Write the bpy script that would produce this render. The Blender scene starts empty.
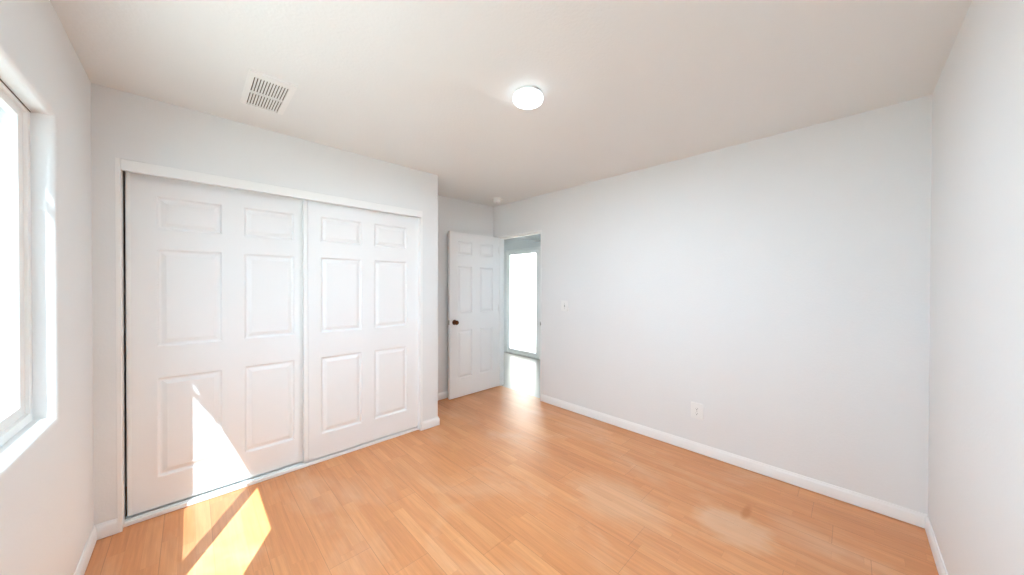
import bpy, bmesh, math
from mathutils import Vector, Matrix

# ------------------------------------------------------------------ camera, world, sun, exposure
scene = bpy.context.scene
COL = scene.collection
FPX = 330.16
YAW, PITCH, ROLL, CAM_Z = 0.7718, -0.0066, 0.0018, 1.3706
cam_data = bpy.data.cameras.new('camera')
cam_data.sensor_width = 36.0
cam_data.lens = 36.0 * FPX / 1024.0
cam_data.clip_start = 0.02
cam = bpy.data.objects.new('camera', cam_data)
COL.objects.link(cam)
fw = Vector((math.sin(YAW) * math.cos(PITCH), math.cos(YAW) * math.cos(PITCH), math.sin(PITCH)))
rt = fw.cross(Vector((0, 0, 1))).normalized()
up = rt.cross(fw)
r2 = rt * math.cos(ROLL) + up * math.sin(ROLL)
u2 = -rt * math.sin(ROLL) + up * math.cos(ROLL)
cam.matrix_world = Matrix(((r2.x, u2.x, -fw.x, 0), (r2.y, u2.y, -fw.y, 0), (r2.z, u2.z, -fw.z, CAM_Z), (0, 0, 0, 1)))
scene.camera = cam

WORLD_STRENGTH = 9.0
SUN_STRENGTH = 12.5
LAMP_STRENGTH = 1.8
LAMP_WATTS = 14.0
EXPOSURE = 0.86

world = bpy.data.worlds.new('sky')
scene.world = world
world.use_nodes = True
wb = world.node_tree.nodes['Background']
wb.inputs['Color'].default_value = (0.63, 0.82, 1.0, 1)
wb.inputs['Strength'].default_value = WORLD_STRENGTH

sun_data = bpy.data.lights.new('sun', 'SUN')
sun_data.energy = SUN_STRENGTH
sun_data.color = (0.75, 0.90, 1.0)
sun_data.angle = math.radians(0.25)
sun = bpy.data.objects.new('sun', sun_data)
COL.objects.link(sun)
sun.location = (-6, -10, 14)
sun.rotation_euler = Vector((0.552, 1.0, -1.341)).to_track_quat('-Z', 'Y').to_euler()

scene.view_settings.view_transform = 'Standard'
scene.view_settings.look = 'None'
scene.view_settings.exposure = EXPOSURE
scene.view_settings.gamma = 1.0
scene.view_settings.use_curve_mapping = False
scene.cycles.use_denoising = True
scene.cycles.max_bounces = 16
scene.cycles.diffuse_bounces = 10
scene.cycles.transparent_max_bounces = 16
scene.cycles.sample_clamp_indirect = 8.0
scene.cycles.caustics_reflective = False
scene.cycles.caustics_refractive = False


# ------------------------------------------------------------------ materials
def srgb(r, g, b):
    f = lambda c: (c / 255 / 12.92) if c / 255 <= 0.04045 else ((c / 255 + 0.055) / 1.055) ** 2.4
    return (f(r), f(g), f(b), 1.0)


def base_mat(name, color, rough=0.5, metal=0.0, spec=0.5):
    m = bpy.data.materials.new(name)
    m.use_nodes = True
    b = m.node_tree.nodes['Principled BSDF']
    b.inputs['Base Color'].default_value = color
    b.inputs['Roughness'].default_value = rough
    b.inputs['Metallic'].default_value = metal
    b.inputs['Specular IOR Level'].default_value = spec
    return m, m.node_tree, b


def paint(name, color, rough=0.6, bump=0.0, scale=90.0, mottle=0.0, spec=0.4):
    """painted surface: a slight large-scale unevenness of the paint and an orange-peel bump"""
    m, nt, b = base_mat(name, color, rough, 0.0, spec)
    N, L = nt.nodes, nt.links
    tc = N.new('ShaderNodeTexCoord')
    if mottle > 0:
        n = N.new('ShaderNodeTexNoise')
        n.inputs['Scale'].default_value = 3.0
        n.inputs['Detail'].default_value = 3.0
        L.new(tc.outputs['Object'], n.inputs['Vector'])
        mx = N.new('ShaderNodeMixRGB')
        mx.inputs['Color1'].default_value = tuple(c * (1 - mottle) for c in color[:3]) + (1,)
        mx.inputs['Color2'].default_value = color
        L.new(n.outputs['Fac'], mx.inputs['Fac'])
        L.new(mx.outputs['Color'], b.inputs['Base Color'])
    if bump > 0:
        n = N.new('ShaderNodeTexNoise')
        n.inputs['Scale'].default_value = scale
        n.inputs['Detail'].default_value = 2.5
        L.new(tc.outputs['Object'], n.inputs['Vector'])
        bp = N.new('ShaderNodeBump')
        bp.inputs['Strength'].default_value = bump
        bp.inputs['Distance'].default_value = 0.004
        L.new(n.outputs['Fac'], bp.inputs['Height'])
        L.new(bp.outputs['Normal'], b.inputs['Normal'])
    return m


def glass_mat(name, tint, gloss=0.06):
    m = bpy.data.materials.new(name)
    m.use_nodes = True
    N, L = m.node_tree.nodes, m.node_tree.links
    N.remove(N['Principled BSDF'])
    out = N['Material Output']
    tr = N.new('ShaderNodeBsdfTransparent')
    tr.inputs['Color'].default_value = tint
    gl = N.new('ShaderNodeBsdfGlossy')
    gl.inputs['Roughness'].default_value = 0.01
    fr = N.new('ShaderNodeFresnel')
    fr.inputs['IOR'].default_value = 1.45
    mx = N.new('ShaderNodeMixShader')
    ge = N.new('ShaderNodeNewGeometry')
    iv = N.new('ShaderNodeMath')
    iv.operation = 'SUBTRACT'
    iv.inputs[0].default_value = 1.0
    L.new(ge.outputs['Backfacing'], iv.inputs[1])
    ml = N.new('ShaderNodeMath')
    ml.operation = 'MULTIPLY'
    L.new(fr.outputs['Fac'], ml.inputs[0])
    L.new(iv.outputs[0], ml.inputs[1])
    L.new(ml.outputs[0], mx.inputs['Fac'])
    L.new(tr.outputs['BSDF'], mx.inputs[1])
    L.new(gl.outputs['BSDF'], mx.inputs[2])
    L.new(mx.outputs['Shader'], out.inputs['Surface'])
    return m


def screen_mat(name, openness, color):
    m = bpy.data.materials.new(name)
    m.use_nodes = True
    N, L = m.node_tree.nodes, m.node_tree.links
    N.remove(N['Principled BSDF'])
    tr = N.new('ShaderNodeBsdfTransparent')
    df = N.new('ShaderNodeBsdfDiffuse')
    df.inputs['Color'].default_value = color
    mx = N.new('ShaderNodeMixShader')
    mx.inputs['Fac'].default_value = 1 - openness
    L.new(tr.outputs['BSDF'], mx.inputs[1])
    L.new(df.outputs['BSDF'], mx.inputs[2])
    L.new(mx.outputs['Shader'], N['Material Output'].inputs['Surface'])
    return m


def emit_mat(name, color, strength):
    m = bpy.data.materials.new(name)
    m.use_nodes = True
    b = m.node_tree.nodes['Principled BSDF']
    b.inputs['Base Color'].default_value = color
    b.inputs['Emission Color'].default_value = color
    b.inputs['Emission Strength'].default_value = strength
    return m


def floor_mat():
    """laminate boards three strips wide, laid along Y; tones vary strip by strip, seams at the board edges"""
    m, nt, b = base_mat('laminate_floor', srgb(212, 150, 96), 0.24, 0.0, 0.5)
    N, L = nt.nodes, nt.links

    def math_(op, a, c=None, clamp=False):
        n = N.new('ShaderNodeMath')
        n.operation = op
        n.use_clamp = clamp
        for i, v in enumerate((a, c)):
            if v is None:
                continue
            if isinstance(v, (int, float)):
                n.inputs[i].default_value = v
            else:
                L.new(v, n.inputs[i])
        return n.outputs[0]

    def white(a, c):
        cb = N.new('ShaderNodeCombineXYZ')
        L.new(a, cb.inputs[0])
        if isinstance(c, (int, float)):
            cb.inputs[1].default_value = c
        else:
            L.new(c, cb.inputs[1])
        w = N.new('ShaderNodeTexWhiteNoise')
        w.noise_dimensions = '2D'
        L.new(cb.outputs[0], w.inputs['Vector'])
        return w.outputs['Value']

    def mix(fac, c1, c2, blend='MIX'):
        n = N.new('ShaderNodeMixRGB')
        n.blend_type = blend
        for i, v in enumerate((fac, c1, c2)):
            if isinstance(v, (int, float)):
                n.inputs[i].default_value = v
            elif isinstance(v, tuple):
                n.inputs[i].default_value = v
            else:
                L.new(v, n.inputs[i])
        return n.outputs[0]

    def noise(scale_xyz, detail=4.0, rough=0.55, distortion=0.0):
        mp = N.new('ShaderNodeMapping')
        mp.inputs['Scale'].default_value = scale_xyz
        L.new(tc.outputs['Object'], mp.inputs['Vector'])
        n = N.new('ShaderNodeTexNoise')
        n.inputs['Scale'].default_value = 1.0
        n.inputs['Detail'].default_value = detail
        n.inputs['Roughness'].default_value = rough
        n.inputs['Distortion'].default_value = distortion
        L.new(mp.outputs[0], n.inputs['Vector'])
        return n.outputs['Fac'], mp

    def ramp(fac, stops):
        n = N.new('ShaderNodeValToRGB')
        cr = n.color_ramp
        while len(cr.elements) < len(stops):
            cr.elements.new(0.5)
        for e, (p, c) in zip(cr.elements, stops):
            e.position = p
            e.color = c
        L.new(fac, n.inputs['Fac'])
        return n.outputs[0]

    tc = N.new('ShaderNodeTexCoord')
    sp = N.new('ShaderNodeSeparateXYZ')
    L.new(tc.outputs['Object'], sp.inputs[0])
    X, Y = sp.outputs[0], sp.outputs[1]
    SW, BW = 0.0653, 0.196
    xs = math_('ADD', X, 5 * BW + FLOOR_PHASE)
    strip = math_('FLOOR', math_('DIVIDE', xs, SW))
    board = math_('FLOOR', math_('DIVIDE', xs, BW))
    ys = math_('ADD', Y, 20.0)
    bl = 1.21
    yb = math_('ADD', ys, math_('MULTIPLY', white(board, 3.7), bl))
    bcell = math_('FLOOR', math_('DIVIDE', yb, bl))
    sl = 0.605
    yst = math_('ADD', yb, math_('MULTIPLY', white(strip, 9.1), sl))
    scell = math_('FLOOR', math_('DIVIDE', yst, sl))
    tone = white(strip, scell)
    tone2 = white(board, bcell)
    col = ramp(tone, [(0.0, srgb(214, 144, 90)), (0.35, srgb(218, 149, 96)), (0.7, srgb(221, 153, 100)), (1.0, srgb(226, 162, 110))])
    col = mix(math_('MULTIPLY', tone2, 0.42), col, srgb(203, 132, 78))
    # grain: long fibres and cathedral figure
    g1, mp1 = noise((58.0, 2.6, 1.0), 6.0, 0.65, 0.3)
    cb = N.new('ShaderNodeCombineXYZ')
    L.new(math_('MULTIPLY', tone, 37.0), cb.inputs[0])
    L.new(math_('MULTIPLY', tone, 91.0), cb.inputs[1])
    L.new(cb.outputs[0], mp1.inputs['Location'])
    g1r = ramp(g1, [(0.32, (0.83, 0.78, 0.72, 1)), (0.62, (1.05, 1.05, 1.05, 1))])
    col = mix(0.75, col, g1r, 'MULTIPLY')
    g2, mp2 = noise((15.0, 1.1, 1.0), 3.0, 0.5, 0.0)
    L.new(cb.outputs[0], mp2.inputs['Location'])
    g2r = ramp(g2, [(0.35, (0.9, 0.84, 0.78, 1)), (0.6, (1.03, 1.03, 1.03, 1))])
    col = mix(0.4, col, g2r, 'MULTIPLY')
    # worn, pale areas of the finish
    wv, _ = noise((2.3, 1.3, 1.0), 4.0, 0.6, 0.5)
    wr = ramp(wv, [(0.52, (0, 0, 0, 1)), (0.72, (1, 1, 1, 1))])
    col = mix(math_('MULTIPLY', wr, 0.28), col, srgb(226, 196, 168))
    # seams
    def edge(coord, period, half):
        t = math_('MULTIPLY', math_('FRACT', math_('DIVIDE', coord, period)), period)
        near = math_('MINIMUM', t, math_('SUBTRACT', period, t))
        return math_('LESS_THAN', near, half)
    seam = math_('MAXIMUM', edge(xs, BW, 0.0011), edge(yb, bl, 0.0012))
    sseam = math_('MAXIMUM', edge(xs, SW, 0.0007), edge(yst, sl, 0.0008))
    col = mix(math_('MULTIPLY', sseam, 0.22), col, srgb(158, 100, 56))
    col = mix(math_('MULTIPLY', seam, 0.45), col, srgb(140, 84, 44))

    # the scuffed pale patch with a swollen orange board end, right of the middle of the room
    def blob(cx, cy, rx, ry, soft, wob):
        dx = math_('DIVIDE', math_('SUBTRACT', X, cx), rx)
        dy = math_('DIVIDE', math_('SUBTRACT', Y, cy), ry)
        d = math_('SQRT', math_('ADD', math_('MULTIPLY', dx, dx), math_('MULTIPLY', dy, dy)))
        n, _ = noise((9.0, 5.0, 1.0), 3.0, 0.6)
        d = math_('ADD', d, math_('MULTIPLY', math_('SUBTRACT', n, 0.5), wob))
        return math_('SUBTRACT', 1.0, math_('DIVIDE', math_('SUBTRACT', d, 1.0 - soft), soft * 2), True)
    pale = math_('MULTIPLY', blob(2.20, 0.46, 0.14, 0.18, 0.22, 1.1), 0.42)
    pale2 = math_('MULTIPLY', blob(1.95, 1.05, 0.20, 0.28, 0.35, 0.9), 0.30)
    col = mix(math_('MAXIMUM', pale, pale2), col, srgb(224, 190, 158))
    spot = math_('MULTIPLY', blob(2.41, 0.435, 0.075, 0.02, 0.4, 0.8), 0.75)
    col = mix(spot, col, srgb(186, 108, 36))
    L.new(col, b.inputs['Base Color'])
    rn, _ = noise((5.0, 3.0, 1.0), 3.0, 0.6)
    rr = N.new('ShaderNodeMapRange')
    rr.inputs['To Min'].default_value = 0.28
    rr.inputs['To Max'].default_value = 0.38
    L.new(rn, rr.inputs['Value'])
    L.new(rr.outputs[0], b.inputs['Roughness'])
    b.inputs['Specular IOR Level'].default_value = 0.75
    bp = N.new('ShaderNodeBump')
    bp.inputs['Strength'].default_value = 0.35
    bp.inputs['Distance'].default_value = 0.001
    wav, _ = noise((6.0, 1.5, 1.0), 2.0, 0.5)
    hgt = math_('SUBTRACT', math_('MULTIPLY', wav, 0.5), seam)
    L.new(hgt, bp.inputs['Height'])
    L.new(bp.outputs['Normal'], b.inputs['Normal'])
    return m


FLOOR_PHASE = 0.115
M_WALL = paint('wall_paint', srgb(229, 230, 230), 0.55, 0.22, 85.0, 0.015)
M_CEIL = paint('ceiling_paint', srgb(229, 230, 229), 0.6, 0.25, 70.0, 0.02)
M_TRIM = paint('trim_paint', srgb(238, 238, 237), 0.38, 0.0, 60.0, 0.01)
M_DOOR = paint('door_paint', srgb(235, 235, 235), 0.40, 0.03, 240.0, 0.01)
M_FLOOR = floor_mat()
M_VINYL = paint('window_frame_paint', srgb(240, 240, 238), 0.4, 0.0, 60, 0.03)
M_ALU = base_mat('aluminium', srgb(190, 192, 196), 0.35, 0.8)[0]
M_PLASTIC = paint('white_plastic', srgb(236, 236, 234), 0.35, 0.0, 60, 0.01)
M_DARK = paint('dark_recess', srgb(38, 34, 30), 0.8, 0.0, 60, 0.1)
M_BROWN = paint('grey_brown', srgb(104, 92, 78), 0.8, 0.1, 200, 0.2)
M_VENT = paint('vent_paint', srgb(235, 235, 233), 0.5, 0.0, 60, 0.01)
M_BRONZE = base_mat('aged_bronze', srgb(92, 52, 28), 0.32, 0.9)[0]
M_STEEL = base_mat('brushed_steel', srgb(170, 168, 164), 0.35, 0.9)[0]
M_DIFFUSER = emit_mat('lamp_diffuser', (0.80, 0.92, 1.0, 1), LAMP_STRENGTH)
M_GLASS = glass_mat('clear_glass', (0.95, 0.97, 0.96, 1))
M_SCREEN = screen_mat('insect_screen_mesh', 0.62, srgb(120, 120, 120))
M_STUCCO = paint('outside_stucco', srgb(234, 226, 214), 0.8, 0.5, 60, 0.06)
M_CONCRETE = paint('patio_concrete', srgb(210, 202, 190), 0.85, 0.3, 40, 0.1)
M_SOFFIT = paint('grey_soffit', srgb(150, 156, 162), 0.7, 0.1, 40, 0.03)  # even grey over the whole sloping hall ceiling
M_HALLFLOOR = paint('pale_grey_hall_floor', srgb(178, 172, 166), 0.28, 0.02, 10, 0.06, 0.5)
M_GLASS_TINT = glass_mat('tinted_glass', (0.94, 0.90, 0.86, 1))
M_EAVE = paint('eave_paint', srgb(196, 192, 186), 0.7, 0.1, 40, 0.05)


# ------------------------------------------------------------------ mesh helpers
def obj(name, bm, mat, parent=None, smooth=None):
    bmesh.ops.recalc_face_normals(bm, faces=bm.faces[:])
    me = bpy.data.meshes.new(name)
    bm.to_mesh(me)
    bm.free()
    if mat:
        me.materials.append(mat)
    o = bpy.data.objects.new(name, me)
    COL.objects.link(o)
    if parent:
        o.parent = parent
        o.matrix_parent_inverse = parent.matrix_world.inverted()
    if smooth is not None:
        for p in me.polygons:
            p.use_smooth = True
        me.set_sharp_from_angle(angle=math.radians(smooth))
    return o


def tag(o, label, cat, group=None, kind=None):
    o['label'] = label
    o['category'] = cat
    if group:
        o['group'] = group
    if kind:
        o['kind'] = kind
    return o


def structure(o, label, cat):
    return tag(o, label, cat, None, 'structure')


def empty(name, loc):
    o = bpy.data.objects.new(name, None)
    o.empty_display_size = 0.1
    o.matrix_world = Matrix.Translation(Vector(loc))
    COL.objects.link(o)
    return o


def part(name, bm, mat, root, smooth=None):
    """mesh made in world coordinates, parented to an unrotated root at root.location"""
    bm.transform(Matrix.Translation(-root.matrix_world.translation))
    bmesh.ops.recalc_face_normals(bm, faces=bm.faces[:])
    me = bpy.data.meshes.new(name)
    bm.to_mesh(me)
    bm.free()
    me.materials.append(mat)
    o = bpy.data.objects.new(name, me)
    COL.objects.link(o)
    o.parent = root
    if smooth is not None:
        for p in me.polygons:
            p.use_smooth = True
        me.set_sharp_from_angle(angle=math.radians(smooth))
    return o


def subpart(name, bm, mat, parent, smooth=None):
    """like part(), under a part (itself unmoved in its root's frame)"""
    root = parent.parent
    bm.transform(Matrix.Translation(-root.matrix_world.translation))
    o = obj(name, bm, mat, None, smooth)
    o.parent = parent
    return o


def box(bm, x0, x1, y0, y1, z0, z1, bevel=0.0, seg=2):
    vs = [bm.verts.new(p) for p in ((x0, y0, z0), (x1, y0, z0), (x1, y1, z0), (x0, y1, z0),
                                    (x0, y0, z1), (x1, y0, z1), (x1, y1, z1), (x0, y1, z1))]
    fs = [bm.faces.new([vs[i] for i in f]) for f in
          ((3, 2, 1, 0), (4, 5, 6, 7), (0, 1, 5, 4), (1, 2, 6, 5), (2, 3, 7, 6), (3, 0, 4, 7))]
    if bevel > 0:
        es = list({e for f in fs for e in f.edges})
        bmesh.ops.bevel(bm, geom=es, offset=bevel, segments=seg, profile=0.5, affect='EDGES')
    return bm


def newbox(*a, **k):
    bm = bmesh.new()
    return box(bm, *a, **k)


def slab(us, vs, n0, n1, axis, holes):
    """solid slab over the grid us x vs, between n0 and n1 on the axis; cells whose centre lies in a hole are left open"""
    bm = bmesh.new()
    nu, nv = len(us) - 1, len(vs) - 1

    def filled(i, j):
        if not (0 <= i < nu and 0 <= j < nv):
            return False
        cu, cv = (us[i] + us[i + 1]) / 2, (vs[j] + vs[j + 1]) / 2
        return not any(a < cu < b and c < cv < d for a, b, c, d in holes)

    def P(u, v, n):
        return {'x': (n, u, v), 'y': (u, n, v), 'z': (u, v, n)}[axis]
    cache = {}

    def V(i, j, k):
        key = (i, j, k)
        if key not in cache:
            cache[key] = bm.verts.new(P(us[i], vs[j], (n0, n1)[k]))
        return cache[key]
    for i in range(nu):
        for j in range(nv):
            if not filled(i, j):
                continue
            for k in (0, 1):
                bm.faces.new([V(i, j, k), V(i + 1, j, k), V(i + 1, j + 1, k), V(i, j + 1, k)])
            if not filled(i - 1, j):
                bm.faces.new([V(i, j, 0), V(i, j + 1, 0), V(i, j + 1, 1), V(i, j, 1)])
            if not filled(i + 1, j):
                bm.faces.new([V(i + 1, j, 0), V(i + 1, j + 1, 0), V(i + 1, j + 1, 1), V(i + 1, j, 1)])
            if not filled(i, j - 1):
                bm.faces.new([V(i, j, 0), V(i + 1, j, 0), V(i + 1, j, 1), V(i, j, 1)])
            if not filled(i, j + 1):
                bm.faces.new([V(i, j + 1, 0), V(i + 1, j + 1, 0), V(i + 1, j + 1, 1), V(i, j + 1, 1)])
    bmesh.ops.recalc_face_normals(bm, faces=bm.faces[:])
    return bm


def lathe(profile, centre, axis='z', seg=48):
    """profile: (radius, height) pairs along the axis"""
    bm = bmesh.new()
    rings = []
    for r, h in profile:
        if r < 1e-6:
            rings.append([bm.verts.new((0, 0, h))])
        else:
            rings.append([bm.verts.new((r * math.cos(2 * math.pi * k / seg), r * math.sin(2 * math.pi * k / seg), h)) for k in range(seg)])
    for A, B in zip(rings, rings[1:]):
        for k in range(seg):
            k2 = (k + 1) % seg
            q = [A[k % len(A)], A[k2 % len(A)], B[k2 % len(B)], B[k % len(B)]]
            q = [v for n, v in enumerate(q) if v not in q[:n]]
            if len(q) >= 3:
                bm.faces.new(q)
    if axis == '-y':
        bm.transform(Matrix.Rotation(math.pi / 2, 4, 'X'))
    elif axis == 'y':
        bm.transform(Matrix.Rotation(-math.pi / 2, 4, 'X'))
    elif axis == '-x':
        bm.transform(Matrix.Rotation(-math.pi / 2, 4, 'Y'))
    bm.transform(Matrix.Translation(Vector(centre)))
    return bm


def sweep(path, profile, closed=False):
    """profile (offset to the room side, height) swept along a plan polyline with mitred corners; the room lies to the left of the path"""
    bm = bmesh.new()
    n = len(path)
    rows = []
    for i, p in enumerate(path):
        p = Vector(p)
        def nrm(a, b):
            d = (Vector(b) - Vector(a)).normalized()
            return Vector((-d.y, d.x))
        if i == 0:
            m, s = nrm(path[0], path[1]), 1.0
        elif i == n - 1:
            m, s = nrm(path[-2], path[-1]), 1.0
        else:
            a, b = nrm(path[i - 1], path[i]), nrm(path[i], path[i + 1])
            m = (a + b).normalized()
            s = 1.0 / m.dot(a)
        rows.append([bm.verts.new((p.x + m.x * o * s, p.y + m.y * o * s, h)) for o, h in profile])
    k = len(profile)
    for A, B in zip(rows, rows[1:]):
        for j in range(k):
            bm.faces.new([A[j], B[j], B[(j + 1) % k], A[(j + 1) % k]])
    bm.faces.new(rows[0])
    bm.faces.new(rows[-1])
    return bm


# ------------------------------------------------------------------ the room
XL, XR = -0.376, 2.973          # window wall, wall with the doorway
YF, YB, YA = -0.309, 2.815, 3.42  # wall at the camera's right, closet wall, wall of the entry alcove
XK = 1.731                      # outer corner of the closet
H = 2.44
XH, XG = 3.093, 4.64            # hall side of the doorway wall, wall of the glass door

# board floor in the room, plain pale grey slab in the hall
structure(obj('floor', newbox(-0.53, 3.035, -0.46, 5.45, -0.12, 0.0), M_FLOOR), 'warm orange-tan laminate floor of three-strip boards', 'floor')
structure(obj('floor_hall', newbox(3.035, 4.74, 1.62, 5.45, -0.12, -0.0005), M_HALLFLOOR), 'pale grey hall floor seen through the doorway', 'floor')
structure(obj('ceiling', newbox(-0.53, XH, -0.46, 3.54, H, H + 0.12), M_CEIL), 'plain off-white painted bedroom ceiling', 'ceiling')

# window wall with rounded drywall edges round the window recess
WY0, WY1, WZ0, WZ1 = 0.72, 2.185, 0.850, 2.030
bm = slab([-0.46, WY0, WY1, 3.54], [0, WZ0, WZ1, H], -0.516, XL, 'x', [(WY0, WY1, WZ0, WZ1)])
ring = [e for e in bm.edges if all(abs(v.co.x - XL) < 1e-5 and WY0 - 1e-4 < v.co.y < WY1 + 1e-4 and WZ0 - 1e-4 < v.co.z < WZ1 + 1e-4 for v in e.verts)]
bmesh.ops.bevel(bm, geom=ring, offset=0.024, segments=6, profile=0.5, affect='EDGES')
structure(obj('wall_left', bm, M_WALL, None, 40), 'white textured wall with the recessed window', 'wall')

# closet front wall and its side return
CX0, CX1, CZ = -0.295, 1.564, 2.066
bm = slab([XL, CX0, CX1, XK], [0, CZ, H], YB, YB + 0.10, 'y', [(CX0, CX1, 0, CZ)])
edge = [e for e in bm.edges if all(abs(v.co.x - XK) < 1e-5 and abs(v.co.y - YB) < 1e-5 for v in e.verts)]
bmesh.ops.bevel(bm, geom=edge, offset=0.005, segments=3, profile=0.5, affect='EDGES')
structure(obj('wall_back', bm, M_WALL, None, 40), 'white wall around the sliding closet doors', 'wall')
structure(obj('wall_closet_side', newbox(XK - 0.10, XK, YB + 0.10, YA, 0, H), M_WALL), 'white side of the closet facing the entry alcove', 'wall')
structure(obj('wall_alcove', newbox(XL, XR, YA, YA + 0.12, 0, H), M_WALL), 'white wall behind the open door', 'wall')

# wall with the doorway
DY0, DY1, DZ = 2.553, 3.357, 2.026
bm = slab([-0.46, DY0, DY1, 5.45], [0, DZ, H], XR, XH, 'x', [(DY0, DY1, 0, DZ)])
structure(obj('wall_right', bm, M_WALL), 'large bare white wall with a switch and an outlet', 'wall')
structure(obj('wall_front', newbox(XL, XR, YF - 0.15, YF, 0, H), M_WALL), 'bare white wall at the right edge of the photo', 'wall')

# ------------------------------------------------------------------ baseboards
BB = [(0.0, 0.004), (0.012, 0.004), (0.012, 0.062), (0.0095, 0.070), (0.0065, 0.074), (0.005, 0.083), (0.0, 0.083)]
def baseboard(name, path, label):
    structure(obj(name, sweep(path, BB), M_TRIM, None, 30), label, 'baseboard')
baseboard('baseboard_left', [(CX0 + 0.001, YB), (XL, YB), (XL, YF + 0.0125)], 'white baseboard under the window wall')
baseboard('baseboard_back', [(XK, YA - 0.0125), (XK, YB), (CX1 - 0.001, YB)], 'short white baseboard wrapping the closet corner')
baseboard('baseboard_alcove', [(XR - 0.001, YA), (XK, YA)], 'white baseboard behind the open door')
baseboard('baseboard_right', [(XR, YF), (XR, DY0 + 0.001)], 'long white baseboard under the wall with the outlet')
baseboard('baseboard_front', [(XL, YF), (XR - 0.0125, YF)], 'white baseboard at the right edge of the photo')


# ------------------------------------------------------------------ six-panel doors
def six_panel(W, Hd, T, cols, rows, both):
    """door leaf: x 0..W, z 0..Hd, face at y 0 towards -Y, thickness T; moulded panels with a sunk moulding and a raised field"""
    us = [0.0] + [c for ab in cols for c in ab] + [W]
    vs = [0.0] + [c for ab in rows for c in ab] + [Hd]
    bm = bmesh.new()
    loops = [(0.0, 0.0), (0.005, 0.0035), (0.009, 0.0095), (0.015, 0.0115), (0.020, 0.0110), (0.040, 0.0025), (0.043, 0.002)]

    def face_side(y, sgn, panels):
        g = {}
        def V(u, v):
            k = (round(u, 5), round(v, 5))
            if k not in g:
                g[k] = bm.verts.new((u, y, v))
            return g[k]
        for i in range(len(us) - 1):
            for j in range(len(vs) - 1):
                u0, u1, v0, v1 = us[i], us[i + 1], vs[j], vs[j + 1]
                if panels and i % 2 == 1 and j % 2 == 1:
                    prev = [V(u0, v0), V(u1, v0), V(u1, v1), V(u0, v1)]
                    for ins, dep in loops[1:]:
                        yy = y + sgn * dep
                        cur = [bm.verts.new((a, yy, c)) for a, c in ((u0 + ins, v0 + ins), (u1 - ins, v0 + ins), (u1 - ins, v1 - ins), (u0 + ins, v1 - ins))]
                        for k in range(4):
                            bm.faces.new([prev[k], prev[(k + 1) % 4], cur[(k + 1) % 4], cur[k]])
                        prev = cur
                    bm.faces.new(prev)
                else:
                    bm.faces.new([V(u0, v0), V(u1, v0), V(u1, v1), V(u0, v1)])
        return g
    A = face_side(0.0, 1, True)
    B = face_side(T, -1, both)
    def rim(pts):
        for p, q in zip(pts, pts[1:]):
            kp, kq = (round(p[0], 5), round(p[1], 5)), (round(q[0], 5), round(q[1], 5))
            bm.faces.new([A[kp], A[kq], B[kq], B[kp]])
    rim([(u, 0.0) for u in us])
    rim([(u, Hd) for u in us])
    rim([(0.0, v) for v in vs])
    rim([(W, v) for v in vs])
    bmesh.ops.recalc_face_normals(bm, faces=bm.faces[:])
    return bm


ROWS = [(0.178, 0.774), (0.963, 1.548), (1.666, 1.864)]
Z0 = 0.036
def edge_strip(leaf, x0, x1):
    """the metal edge channel on the leading stile, standing a little proud"""
    y0 = -0.0035
    o = obj('edge_strip', newbox(x0, x1, y0, 0.031 if x1 < 0 else -0.0002, 0.0, 2.000, bevel=0.001), M_TRIM)
    o.parent = leaf

d = obj('door_2', six_panel(0.910, 2.000, 0.032, [(0.120, 0.415), (0.528, 0.821)], ROWS, False), M_DOOR)
d.location = (-0.266, 2.896, Z0)
edge_strip(d, 0.004, 0.018)
structure(d, 'left white six-panel sliding closet door, set back, with sunlight on its lower half', 'closet door')
d = obj('door_3', six_panel(0.909, 2.000, 0.032, [(0.086, 0.391), (0.496, 0.796)], ROWS, False), M_DOOR)
d.location = (0.634, 2.857, Z0)
edge_strip(d, -0.028, -0.0025)
structure(d, 'right white six-panel sliding closet door, running in front of the sunlit one', 'closet door')

# closet opening: side liners, header board, floor track
structure(obj('trim_1', newbox(CX0, CX0 + 0.019, YB - 0.003, YB + 0.13, 0.0, CZ, bevel=0.0015), M_TRIM), 'white side jamb at the left end of the closet opening', 'door jamb')
structure(obj('trim_2', newbox(CX1 - 0.021, CX1, YB - 0.003, YB + 0.13, 0.0, CZ, bevel=0.0015), M_TRIM), 'white side jamb at the right end of the closet opening', 'door jamb')
structure(obj('trim_3', newbox(CX0 + 0.020, CX1 - 0.022, YB - 0.010, YB + 0.012, 2.003, CZ - 0.003, bevel=0.002), M_TRIM), 'white header board hiding the closet door rail', 'header')
bm = bmesh.new()
prof = [(2.849, 0.003), (2.849, 0.022), (2.852, 0.025), (2.856, 0.025), (2.858, 0.006), (2.888, 0.006), (2.890, 0.024), (2.894, 0.024), (2.896, 0.006), (2.932, 0.006), (2.934, 0.020), (2.940, 0.020), (2.940, 0.003)]
ends = [[bm.verts.new((x, y, z)) for y, z in prof] for x in (CX0 + 0.020, CX1 - 0.022)]
for k in range(len(prof)):
    k2 = (k + 1) % len(prof)
    bm.faces.new([ends[0][k], ends[0][k2], ends[1][k2], ends[1][k]])
bm.faces.new(ends[0])
bm.faces.new(ends[1])
structure(obj('trim_4', bm, M_TRIM), 'low white floor track under the sliding closet doors', 'door track')

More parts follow.
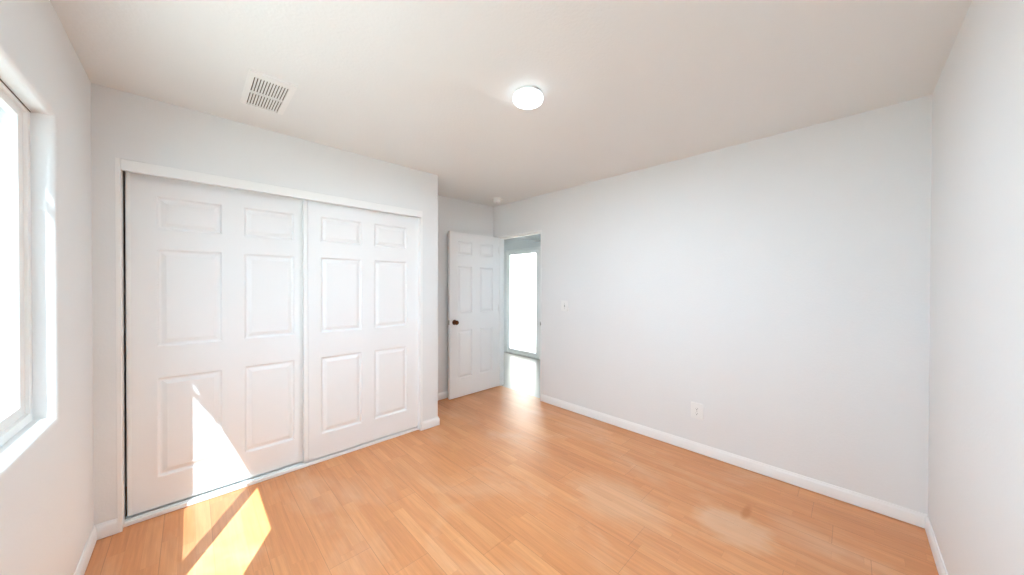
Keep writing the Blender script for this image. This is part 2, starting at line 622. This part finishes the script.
# doorway liner: two legs and head with a door stop, one frame
bm = bmesh.new()
T = 0.018
box(bm, XR - 0.002, XH + 0.002, DY0, DY0 + T, 0, DZ, bevel=0.0012)
box(bm, XR - 0.002, XH + 0.002, DY1 - T, DY1, 0, DZ, bevel=0.0012)
box(bm, XR - 0.002, XH + 0.002, DY0 + T, DY1 - T, DZ - T, DZ, bevel=0.0012)
sx0, sx1 = XR + 0.042, XR + 0.076
box(bm, sx0, sx1, DY0 + T, DY0 + T + 0.011, 0, DZ - T)
box(bm, sx0, sx1, DY1 - T - 0.011, DY1 - T, 0, DZ - T)
box(bm, sx0, sx1, DY0 + T + 0.011, DY1 - T - 0.011, DZ - T - 0.011, DZ - T)
jamb = structure(obj('trim_5', bm, M_TRIM), 'white jamb lining the open doorway', 'door jamb')
bm = newbox(XR - 0.006, XR + 0.032, DY0 + T, DY0 + T + 0.002, 0.885, 0.945, bevel=0.0008)
box(bm, XR - 0.008, XR - 0.003, DY0 + 0.004, DY0 + T + 0.002, 0.898, 0.932, bevel=0.001)
sp = obj('strike_plate', bm, M_STEEL, jamb)
sp['label'] = 'small steel strike plate at the edge of the doorway'

# hinged door, standing open against the alcove wall
door = empty('door_1', (2.199, 3.316, 0.0))
leaf = obj('door_leaf', six_panel(0.770, 2.000, 0.035, [(0.110, 0.335), (0.448, 0.673)], [(0.222, 0.808), (1.014, 1.588), (1.728, 1.896)], True), M_DOOR)
leaf.parent = door
leaf.location = (0, 0, 0.012)
structure(door, 'white six-panel hinged door standing open beside the doorway', 'door')
kx, kz = 2.199 + 0.066, 0.925
KNOB = [(0.0, 0.0), (0.031, 0.0), (0.031, 0.004), (0.027, 0.008), (0.013, 0.011), (0.011, 0.020), (0.012, 0.028), (0.020, 0.033), (0.0265, 0.042), (0.0275, 0.050), (0.024, 0.058), (0.015, 0.063), (0.0, 0.0645)]
k1 = part('door_knob', lathe(KNOB, (kx, 3.316, kz), '-y', 32), M_BRONZE, door, 35)
k1['label'] = 'round aged bronze door knob'
k2 = part('door_knob', lathe(KNOB, (kx, 3.351, kz), 'y', 32), M_BRONZE, door, 35)
lp = part('latch_plate', newbox(2.1975, 2.1995, 3.321, 3.346, kz - 0.028, kz + 0.028, bevel=0.0005), M_STEEL, door)
lp['label'] = 'steel latch plate on the door edge'
for hz in (0.22, 1.02, 1.80):
    bm = lathe([(0, 0), (0.006, 0), (0.006, 0.089), (0, 0.089)], (2.974, 3.312, hz), 'z', 16)
    part('hinge', bm, M_TRIM, door, 35)

# ------------------------------------------------------------------ window
win = empty('window_1', (-0.475, (WY0 + WY1) / 2, WZ0))
structure(win, 'sliding window with off-white frame in a deep recess at the left edge', 'window')
def frame_rect(x0, x1, y0, y1, z0, z1, wl, wr, wb_, wt, bev=0.002):
    bm = slab([y0, y0 + wl, y1 - wr, y1], [z0, z0 + wb_, z1 - wt, z1], x0, x1, 'x', [(y0 + wl, y1 - wr, z0 + wb_, z1 - wt)])
    es = [e for e in bm.edges if len(e.link_faces) == 2 and e.calc_face_angle(0) > 1.0]
    bmesh.ops.bevel(bm, geom=es, offset=bev, segments=2, profile=0.5, affect='EDGES')
    return bm
FY0, FY1, FZ0, FZ1 = WY0 + 0.0, WY1 - 0.0, WZ0 + 0.0, WZ1 - 0.0
fr = part('window_frame', frame_rect(-0.512, -0.436, FY0, FY1, FZ0, FZ1, 0.030, 0.030, 0.034, 0.014), M_VINYL, win, 30)
gk = part('gasket', newbox(-0.4362, -0.4350, FY0, FY1, FZ1 - 0.005, FZ1), M_BROWN, win)
gk['label'] = 'dark caulk line along the head of the frame'
for fx in (-0.4755, -0.4925):
    part('track_fin', newbox(fx - 0.0016, fx + 0.0016, FY1 - 0.046, FY1 - 0.030, FZ0 + 0.034, FZ1 - 0.030), M_VINYL, win)
# the far sash runs on the room side, the near one on the outside
s1 = part('window_sash', frame_rect(-0.470, -0.446, 1.405, FY1 - 0.022, FZ0 + 0.026, FZ1 - 0.012, 0.075, 0.058, 0.046, 0.032), M_VINYL, win, 30)
subpart('glass_pane', newbox(-0.460, -0.456, 1.475, FY1 - 0.075, FZ0 + 0.067, FZ1 - 0.039), M_GLASS, s1)
s2 = part('window_sash', frame_rect(-0.500, -0.476, FY0 + 0.022, 1.445, FZ0 + 0.026, FZ1 - 0.012, 0.040, 0.070, 0.046, 0.032), M_VINYL, win, 30)
subpart('glass_pane', newbox(-0.490, -0.486, FY0 + 0.057, 1.380, FZ0 + 0.067, FZ1 - 0.039), M_GLASS, s2)
sc = part('insect_screen', frame_rect(-0.508, -0.502, 1.425, FY1 - 0.026, FZ0 + 0.030, FZ1 - 0.010, 0.022, 0.022, 0.022, 0.018, 0.001), M_ALU, win, 30)
subpart('screen_mesh', newbox(-0.5055, -0.5045, 1.443, FY1 - 0.046, FZ0 + 0.050, FZ1 - 0.026), M_SCREEN, sc)

# ------------------------------------------------------------------ ceiling lamp, smoke detector, vent
LX, LY = 1.350, 1.262
lamp = empty('ceiling_light', (LX, LY, H))
tag(lamp, 'round white flush ceiling light, lit, in the middle of the ceiling', 'ceiling light')
part('base', lathe([(0.0, 0.0), (0.076, 0.0), (0.076, -0.012), (0.081, -0.014), (0.081, -0.018), (0.0, -0.018)], (LX, LY, H), 'z', 64), M_PLASTIC, lamp, 30)
df = part('diffuser', lathe([(0.0, -0.0185), (0.082, -0.0185), (0.0835, -0.026), (0.0835, -0.036), (0.081, -0.043), (0.075, -0.049), (0.060, -0.053), (0.035, -0.055), (0.0, -0.0555)], (LX, LY, H), 'z', 64), M_DIFFUSER, lamp, 60)
ld = bpy.data.lights.new('ceiling_light_glow', 'AREA')
ld.shape = 'DISK'
ld.size = 0.14
ld.energy = LAMP_WATTS
ld.color = (0.72, 0.88, 1.0)
lo = bpy.data.objects.new('ceiling_light_glow', ld)
COL.objects.link(lo)
lo.parent = lamp
lo.location = (0, 0, -0.0565)
df['label'] = 'glowing white diffuser drum'

SX, SY = 2.716, 3.060
smoke = empty('smoke_detector', (SX, SY, H))
tag(smoke, 'small round white smoke detector on the ceiling above the door corner', 'smoke detector')
part('base', lathe([(0.0, 0.0), (0.066, 0.0), (0.066, -0.010), (0.060, -0.015), (0.0, -0.015)], (SX, SY, H), 'z', 48), M_PLASTIC, smoke, 30)
part('cover', lathe([(0.046, -0.0155), (0.046, -0.036), (0.043, -0.046), (0.034, -0.052), (0.013, -0.0535), (0.010, -0.051), (0.0, -0.051)], (SX, SY, H), 'z', 48), M_PLASTIC, smoke, 30)
tb = part('test_button', lathe([(0.0, -0.0512), (0.0085, -0.0512), (0.0085, -0.0525), (0.0, -0.053)], (SX, SY, H), 'z', 24), M_STEEL, smoke, 30)
tb['label'] = 'grey test button'

VX0, VX1, VY0, VY1 = 0.214, 0.413, 2.084, 2.484
vent = empty('air_vent', ((VX0 + VX1) / 2, (VY0 + VY1) / 2, H))
tag(vent, 'white rectangular ceiling air vent with two rows of slots', 'air vent')
xs0, pitch, sw = 0.239, 0.01300, 0.0056
us = [VX0]
holes = []
for k in range(12):
    a = xs0 + k * pitch - sw / 2
    us += [a, a + sw]
us.append(VX1)
rows = [(2.129, 2.297), (2.314, 2.476)]
vs = [VY0, rows[0][0], rows[0][1], rows[1][0], rows[1][1], VY1]
for k in range(12):
    for r in rows:
        holes.append((us[1 + 2 * k], us[2 + 2 * k], r[0], r[1]))
fp = part('face_plate', slab(us, vs, H - 0.010, H - 0.004, 'z', holes), M_VENT, vent)
bm = slab([VX0 - 0.004, VX0 + 0.010, VX1 - 0.010, VX1 + 0.004], [VY0 - 0.004, VY0 + 0.010, VY1 - 0.010, VY1 + 0.004], H - 0.0038, H, 'z', [(VX0 + 0.010, VX1 - 0.010, VY0 + 0.010, VY1 - 0.010)])
part('flange', bm, M_VENT, vent)
dp = part('backing_plate', newbox(VX0 + 0.012, VX1 - 0.012, VY0 + 0.012, VY1 - 0.012, H - 0.0025, H - 0.0005), M_BROWN, vent)  # brown plate under the solid ceiling, colour stands in for the duct's darkness
dp['label'] = 'brown plate behind the slots standing in for the dark duct'
for sy in (VY0 + 0.024, VY1 - 0.009):
    part('screw', lathe([(0.0, 0.0), (0.0035, 0.0), (0.003, -0.0012), (0.0, -0.0016)], ((VX0 + VX1) / 2, sy, H - 0.010), 'z', 16), M_CEIL, vent, 30)

# ------------------------------------------------------------------ outlet and switch on the big wall (faces look to -X)
def plate(root, w, h, t, y, z):
    bm = newbox(XR - t, XR, y - w / 2, y + w / 2, z - h / 2, z + h / 2)
    es = [e for e in bm.edges if all(abs(v.co.x - (XR - t)) < 1e-6 for v in e.verts)]
    bmesh.ops.bevel(bm, geom=es, offset=0.0035, segments=3, profile=0.5, affect='EDGES')
    return part('cover_plate', bm, M_PLASTIC, root, 35)
OY, OZ = 0.876, 0.343
out = empty('wall_outlet', (XR, OY, OZ))
tag(out, 'white duplex electrical outlet low on the big bare wall', 'electrical outlet')
plate(out, 0.092, 0.132, 0.0065, OY, OZ)
for dz in (0.0195, -0.0195):
    bm = newbox(XR - 0.0085, XR - 0.0066, OY - 0.0165, OY + 0.0165, OZ + dz - 0.014, OZ + dz + 0.014)
    es = [e for e in bm.edges if abs(e.verts[0].co.x - e.verts[1].co.x) > 1e-4]
    bmesh.ops.bevel(bm, geom=es, offset=0.006, segments=4, profile=0.5, affect='EDGES')
    rc = part('receptacle', bm, M_PLASTIC, out, 35)
    bm = bmesh.new()
    box(bm, XR - 0.0089, XR - 0.0086, OY - 0.0075, OY - 0.0055, OZ + dz - 0.002, OZ + dz + 0.007)
    box(bm, XR - 0.0089, XR - 0.0086, OY + 0.0055, OY + 0.0075, OZ + dz - 0.001, OZ + dz + 0.006)
    box(bm, XR - 0.0089, XR - 0.0086, OY - 0.0025, OY + 0.0025, OZ + dz - 0.010, OZ + dz - 0.005)
    sl_ = subpart('slots', bm, M_DARK, rc)
    sl_['label'] = 'dark plug slots'
part('screw', lathe([(0.0, 0.0), (0.0035, 0.0), (0.003, 0.0012), (0.0, 0.0015)], (XR - 0.0066, OY, OZ), '-x', 16), M_STEEL, out, 30)

TY, TZ = 2.214, 1.143
swt = empty('light_switch', (XR, TY, TZ))
tag(swt, 'white toggle light switch beside the doorway', 'light switch')
plate(swt, 0.090, 0.118, 0.0065, TY, TZ)
rec = part('toggle_slot', newbox(XR - 0.0070, XR - 0.0066, TY - 0.0052, TY + 0.0052, TZ - 0.012, TZ + 0.012), M_BROWN, swt)
rec['label'] = 'dark slot round the toggle'
bm = newbox(XR - 0.020, XR - 0.0072, TY - 0.0038, TY + 0.0038, TZ - 0.0015, TZ + 0.0085, bevel=0.0012)
bm.transform(Matrix.Translation(Vector((XR, TY, TZ))) @ Matrix.Rotation(math.radians(-14), 4, 'Y') @ Matrix.Translation(-Vector((XR, TY, TZ))))
part('toggle', bm, M_PLASTIC, swt)
for dz in (0.030, -0.030):
    part('screw', lathe([(0.0, 0.0), (0.0032, 0.0), (0.0028, 0.0011), (0.0, 0.0014)], (XR - 0.0066, TY, TZ + dz), '-x', 16), M_STEEL, swt, 30)

# ------------------------------------------------------------------ hall and its glass door
structure(obj('wall_hall_end', newbox(XH, XG + 0.1, 5.33, 5.45, 0, 2.62), M_WALL), 'white end wall of the hall', 'wall')
structure(obj('wall_hall_start', slab([XH, 3.90, 4.45, XG], [0, 1.10, 1.90, 2.62], 1.62, 1.74, 'y', [(3.90, 4.45, 1.10, 1.90)]), M_WALL), 'white wall closing the hall', 'wall')
hw = empty('fill_window', (4.175, 1.68, 1.10))  # unseen window, added so daylight reaches the hall
structure(hw, 'unseen window added to light the hall', 'window')
part('window_frame', slab([3.90, 3.94, 4.41, 4.45], [1.10, 1.14, 1.86, 1.90], 1.655, 1.705, 'y', [(3.94, 4.41, 1.14, 1.86)]), M_VINYL, hw)
part('glass_pane', newbox(3.935, 4.415, 1.678, 1.683, 1.135, 1.865), M_GLASS, hw)
GY0, GY1, GZ = 3.99, 4.925, 2.085
bm = slab([1.62, GY0, GY1, 5.33], [0, GZ, 2.62], XG, XG + 0.10, 'x', [(GY0, GY1, 0, GZ)])
structure(obj('wall_hall_side', bm, M_WALL), 'white hall wall around the sliding glass door', 'wall')
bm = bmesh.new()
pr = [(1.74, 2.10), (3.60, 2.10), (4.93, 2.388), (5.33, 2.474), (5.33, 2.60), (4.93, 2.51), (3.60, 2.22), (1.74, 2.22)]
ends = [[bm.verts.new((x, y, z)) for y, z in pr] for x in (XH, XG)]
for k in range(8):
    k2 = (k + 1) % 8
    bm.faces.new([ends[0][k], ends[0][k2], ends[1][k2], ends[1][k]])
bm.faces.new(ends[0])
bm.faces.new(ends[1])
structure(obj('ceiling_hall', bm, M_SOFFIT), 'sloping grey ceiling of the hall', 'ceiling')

gd = empty('door_4', (XG, (GY0 + GY1) / 2, 0.0))
structure(gd, 'sliding glass door to the bright patio, seen through the doorway', 'glass door')
part('door_frame', frame_rect(XG - 0.015, XG + 0.085, GY0, GY1, 0.0, GZ, 0.040, 0.040, 0.028, 0.045), M_TRIM, gd, 30)
for (y0, y1, x0) in ((GY0 + 0.030, GY1 - 0.030, XG + 0.004),):
    p = part('door_panel', frame_rect(x0, x0 + 0.030, y0, y1, 0.030, GZ - 0.040, 0.105, 0.052, 0.062, 0.060), M_TRIM, gd, 30)
    subpart('glass_pane', newbox(x0 + 0.012, x0 + 0.018, y0 + 0.099, y1 - 0.047, 0.086, GZ - 0.095), M_GLASS_TINT, p)

# ------------------------------------------------------------------ outside
structure(obj('ground', newbox(-14, 24, -14, 24, -0.30, -0.14), M_CONCRETE), 'pale sunlit concrete outside', 'ground')
structure(obj('wall_outside', newbox(-9, 16, 10.5, 10.7, -0.14, 2.2), M_STUCCO), 'sunlit pale garden wall outside', 'wall')
# unseen roof added over the patio to cut sky light in the hall
structure(obj('shade_roof', newbox(XG + 0.1, XG + 2.6, 0.5, 8.6, 2.52, 2.64), M_EAVE), 'unseen roof added outside the glass door to dim the hall', 'roof')
structure(obj('wall_patio', newbox(XG + 0.1, 11.2, 8.6, 8.8, -0.14, 3.1), M_STUCCO), 'sunlit white wall beyond the patio', 'wall')
structure(obj('shade_wall_patio', newbox(11.0, 11.2, 0.5, 8.6, -0.14, 3.1), M_STUCCO), 'unseen white wall added beside the patio to block sky light', 'wall')  # out of view, added to hold back sky light from the hall
# eave over the window wall and an unseen bar added to split the sun streak
bm = bmesh.new()
pr = [(-0.53, 3.05), (-0.53, 2.93), (-0.85, 2.900), (-0.85, 3.07)]
ends = [[bm.verts.new((x, y, z)) for x, z in pr] for y in (-2.0, 5.6)]
for k in range(4):
    k2 = (k + 1) % 4
    bm.faces.new([ends[0][k], ends[0][k2], ends[1][k2], ends[1][k]])
bm.faces.new(ends[0])
bm.faces.new(ends[1])
a, b = Vector((-0.85, 0.984, 2.905)), Vector((-0.85, 1.70, 2.647))
bt = lathe([(0.0, 0.0), (0.0125, 0.0), (0.0125, (b - a).length), (0.0, (b - a).length)], (0, 0, 0), 'z', 12)
bt.transform(Matrix.Translation(a) @ (b - a).to_track_quat('Z', 'Y').to_matrix().to_4x4())
tmp = bpy.data.meshes.new('slit_bar')
bt.to_mesh(tmp)
bm.from_mesh(tmp)
structure(obj('trim_6', bm, M_EAVE), 'roof eave outside above the window, with an added bar that splits the sunlight', 'eave')
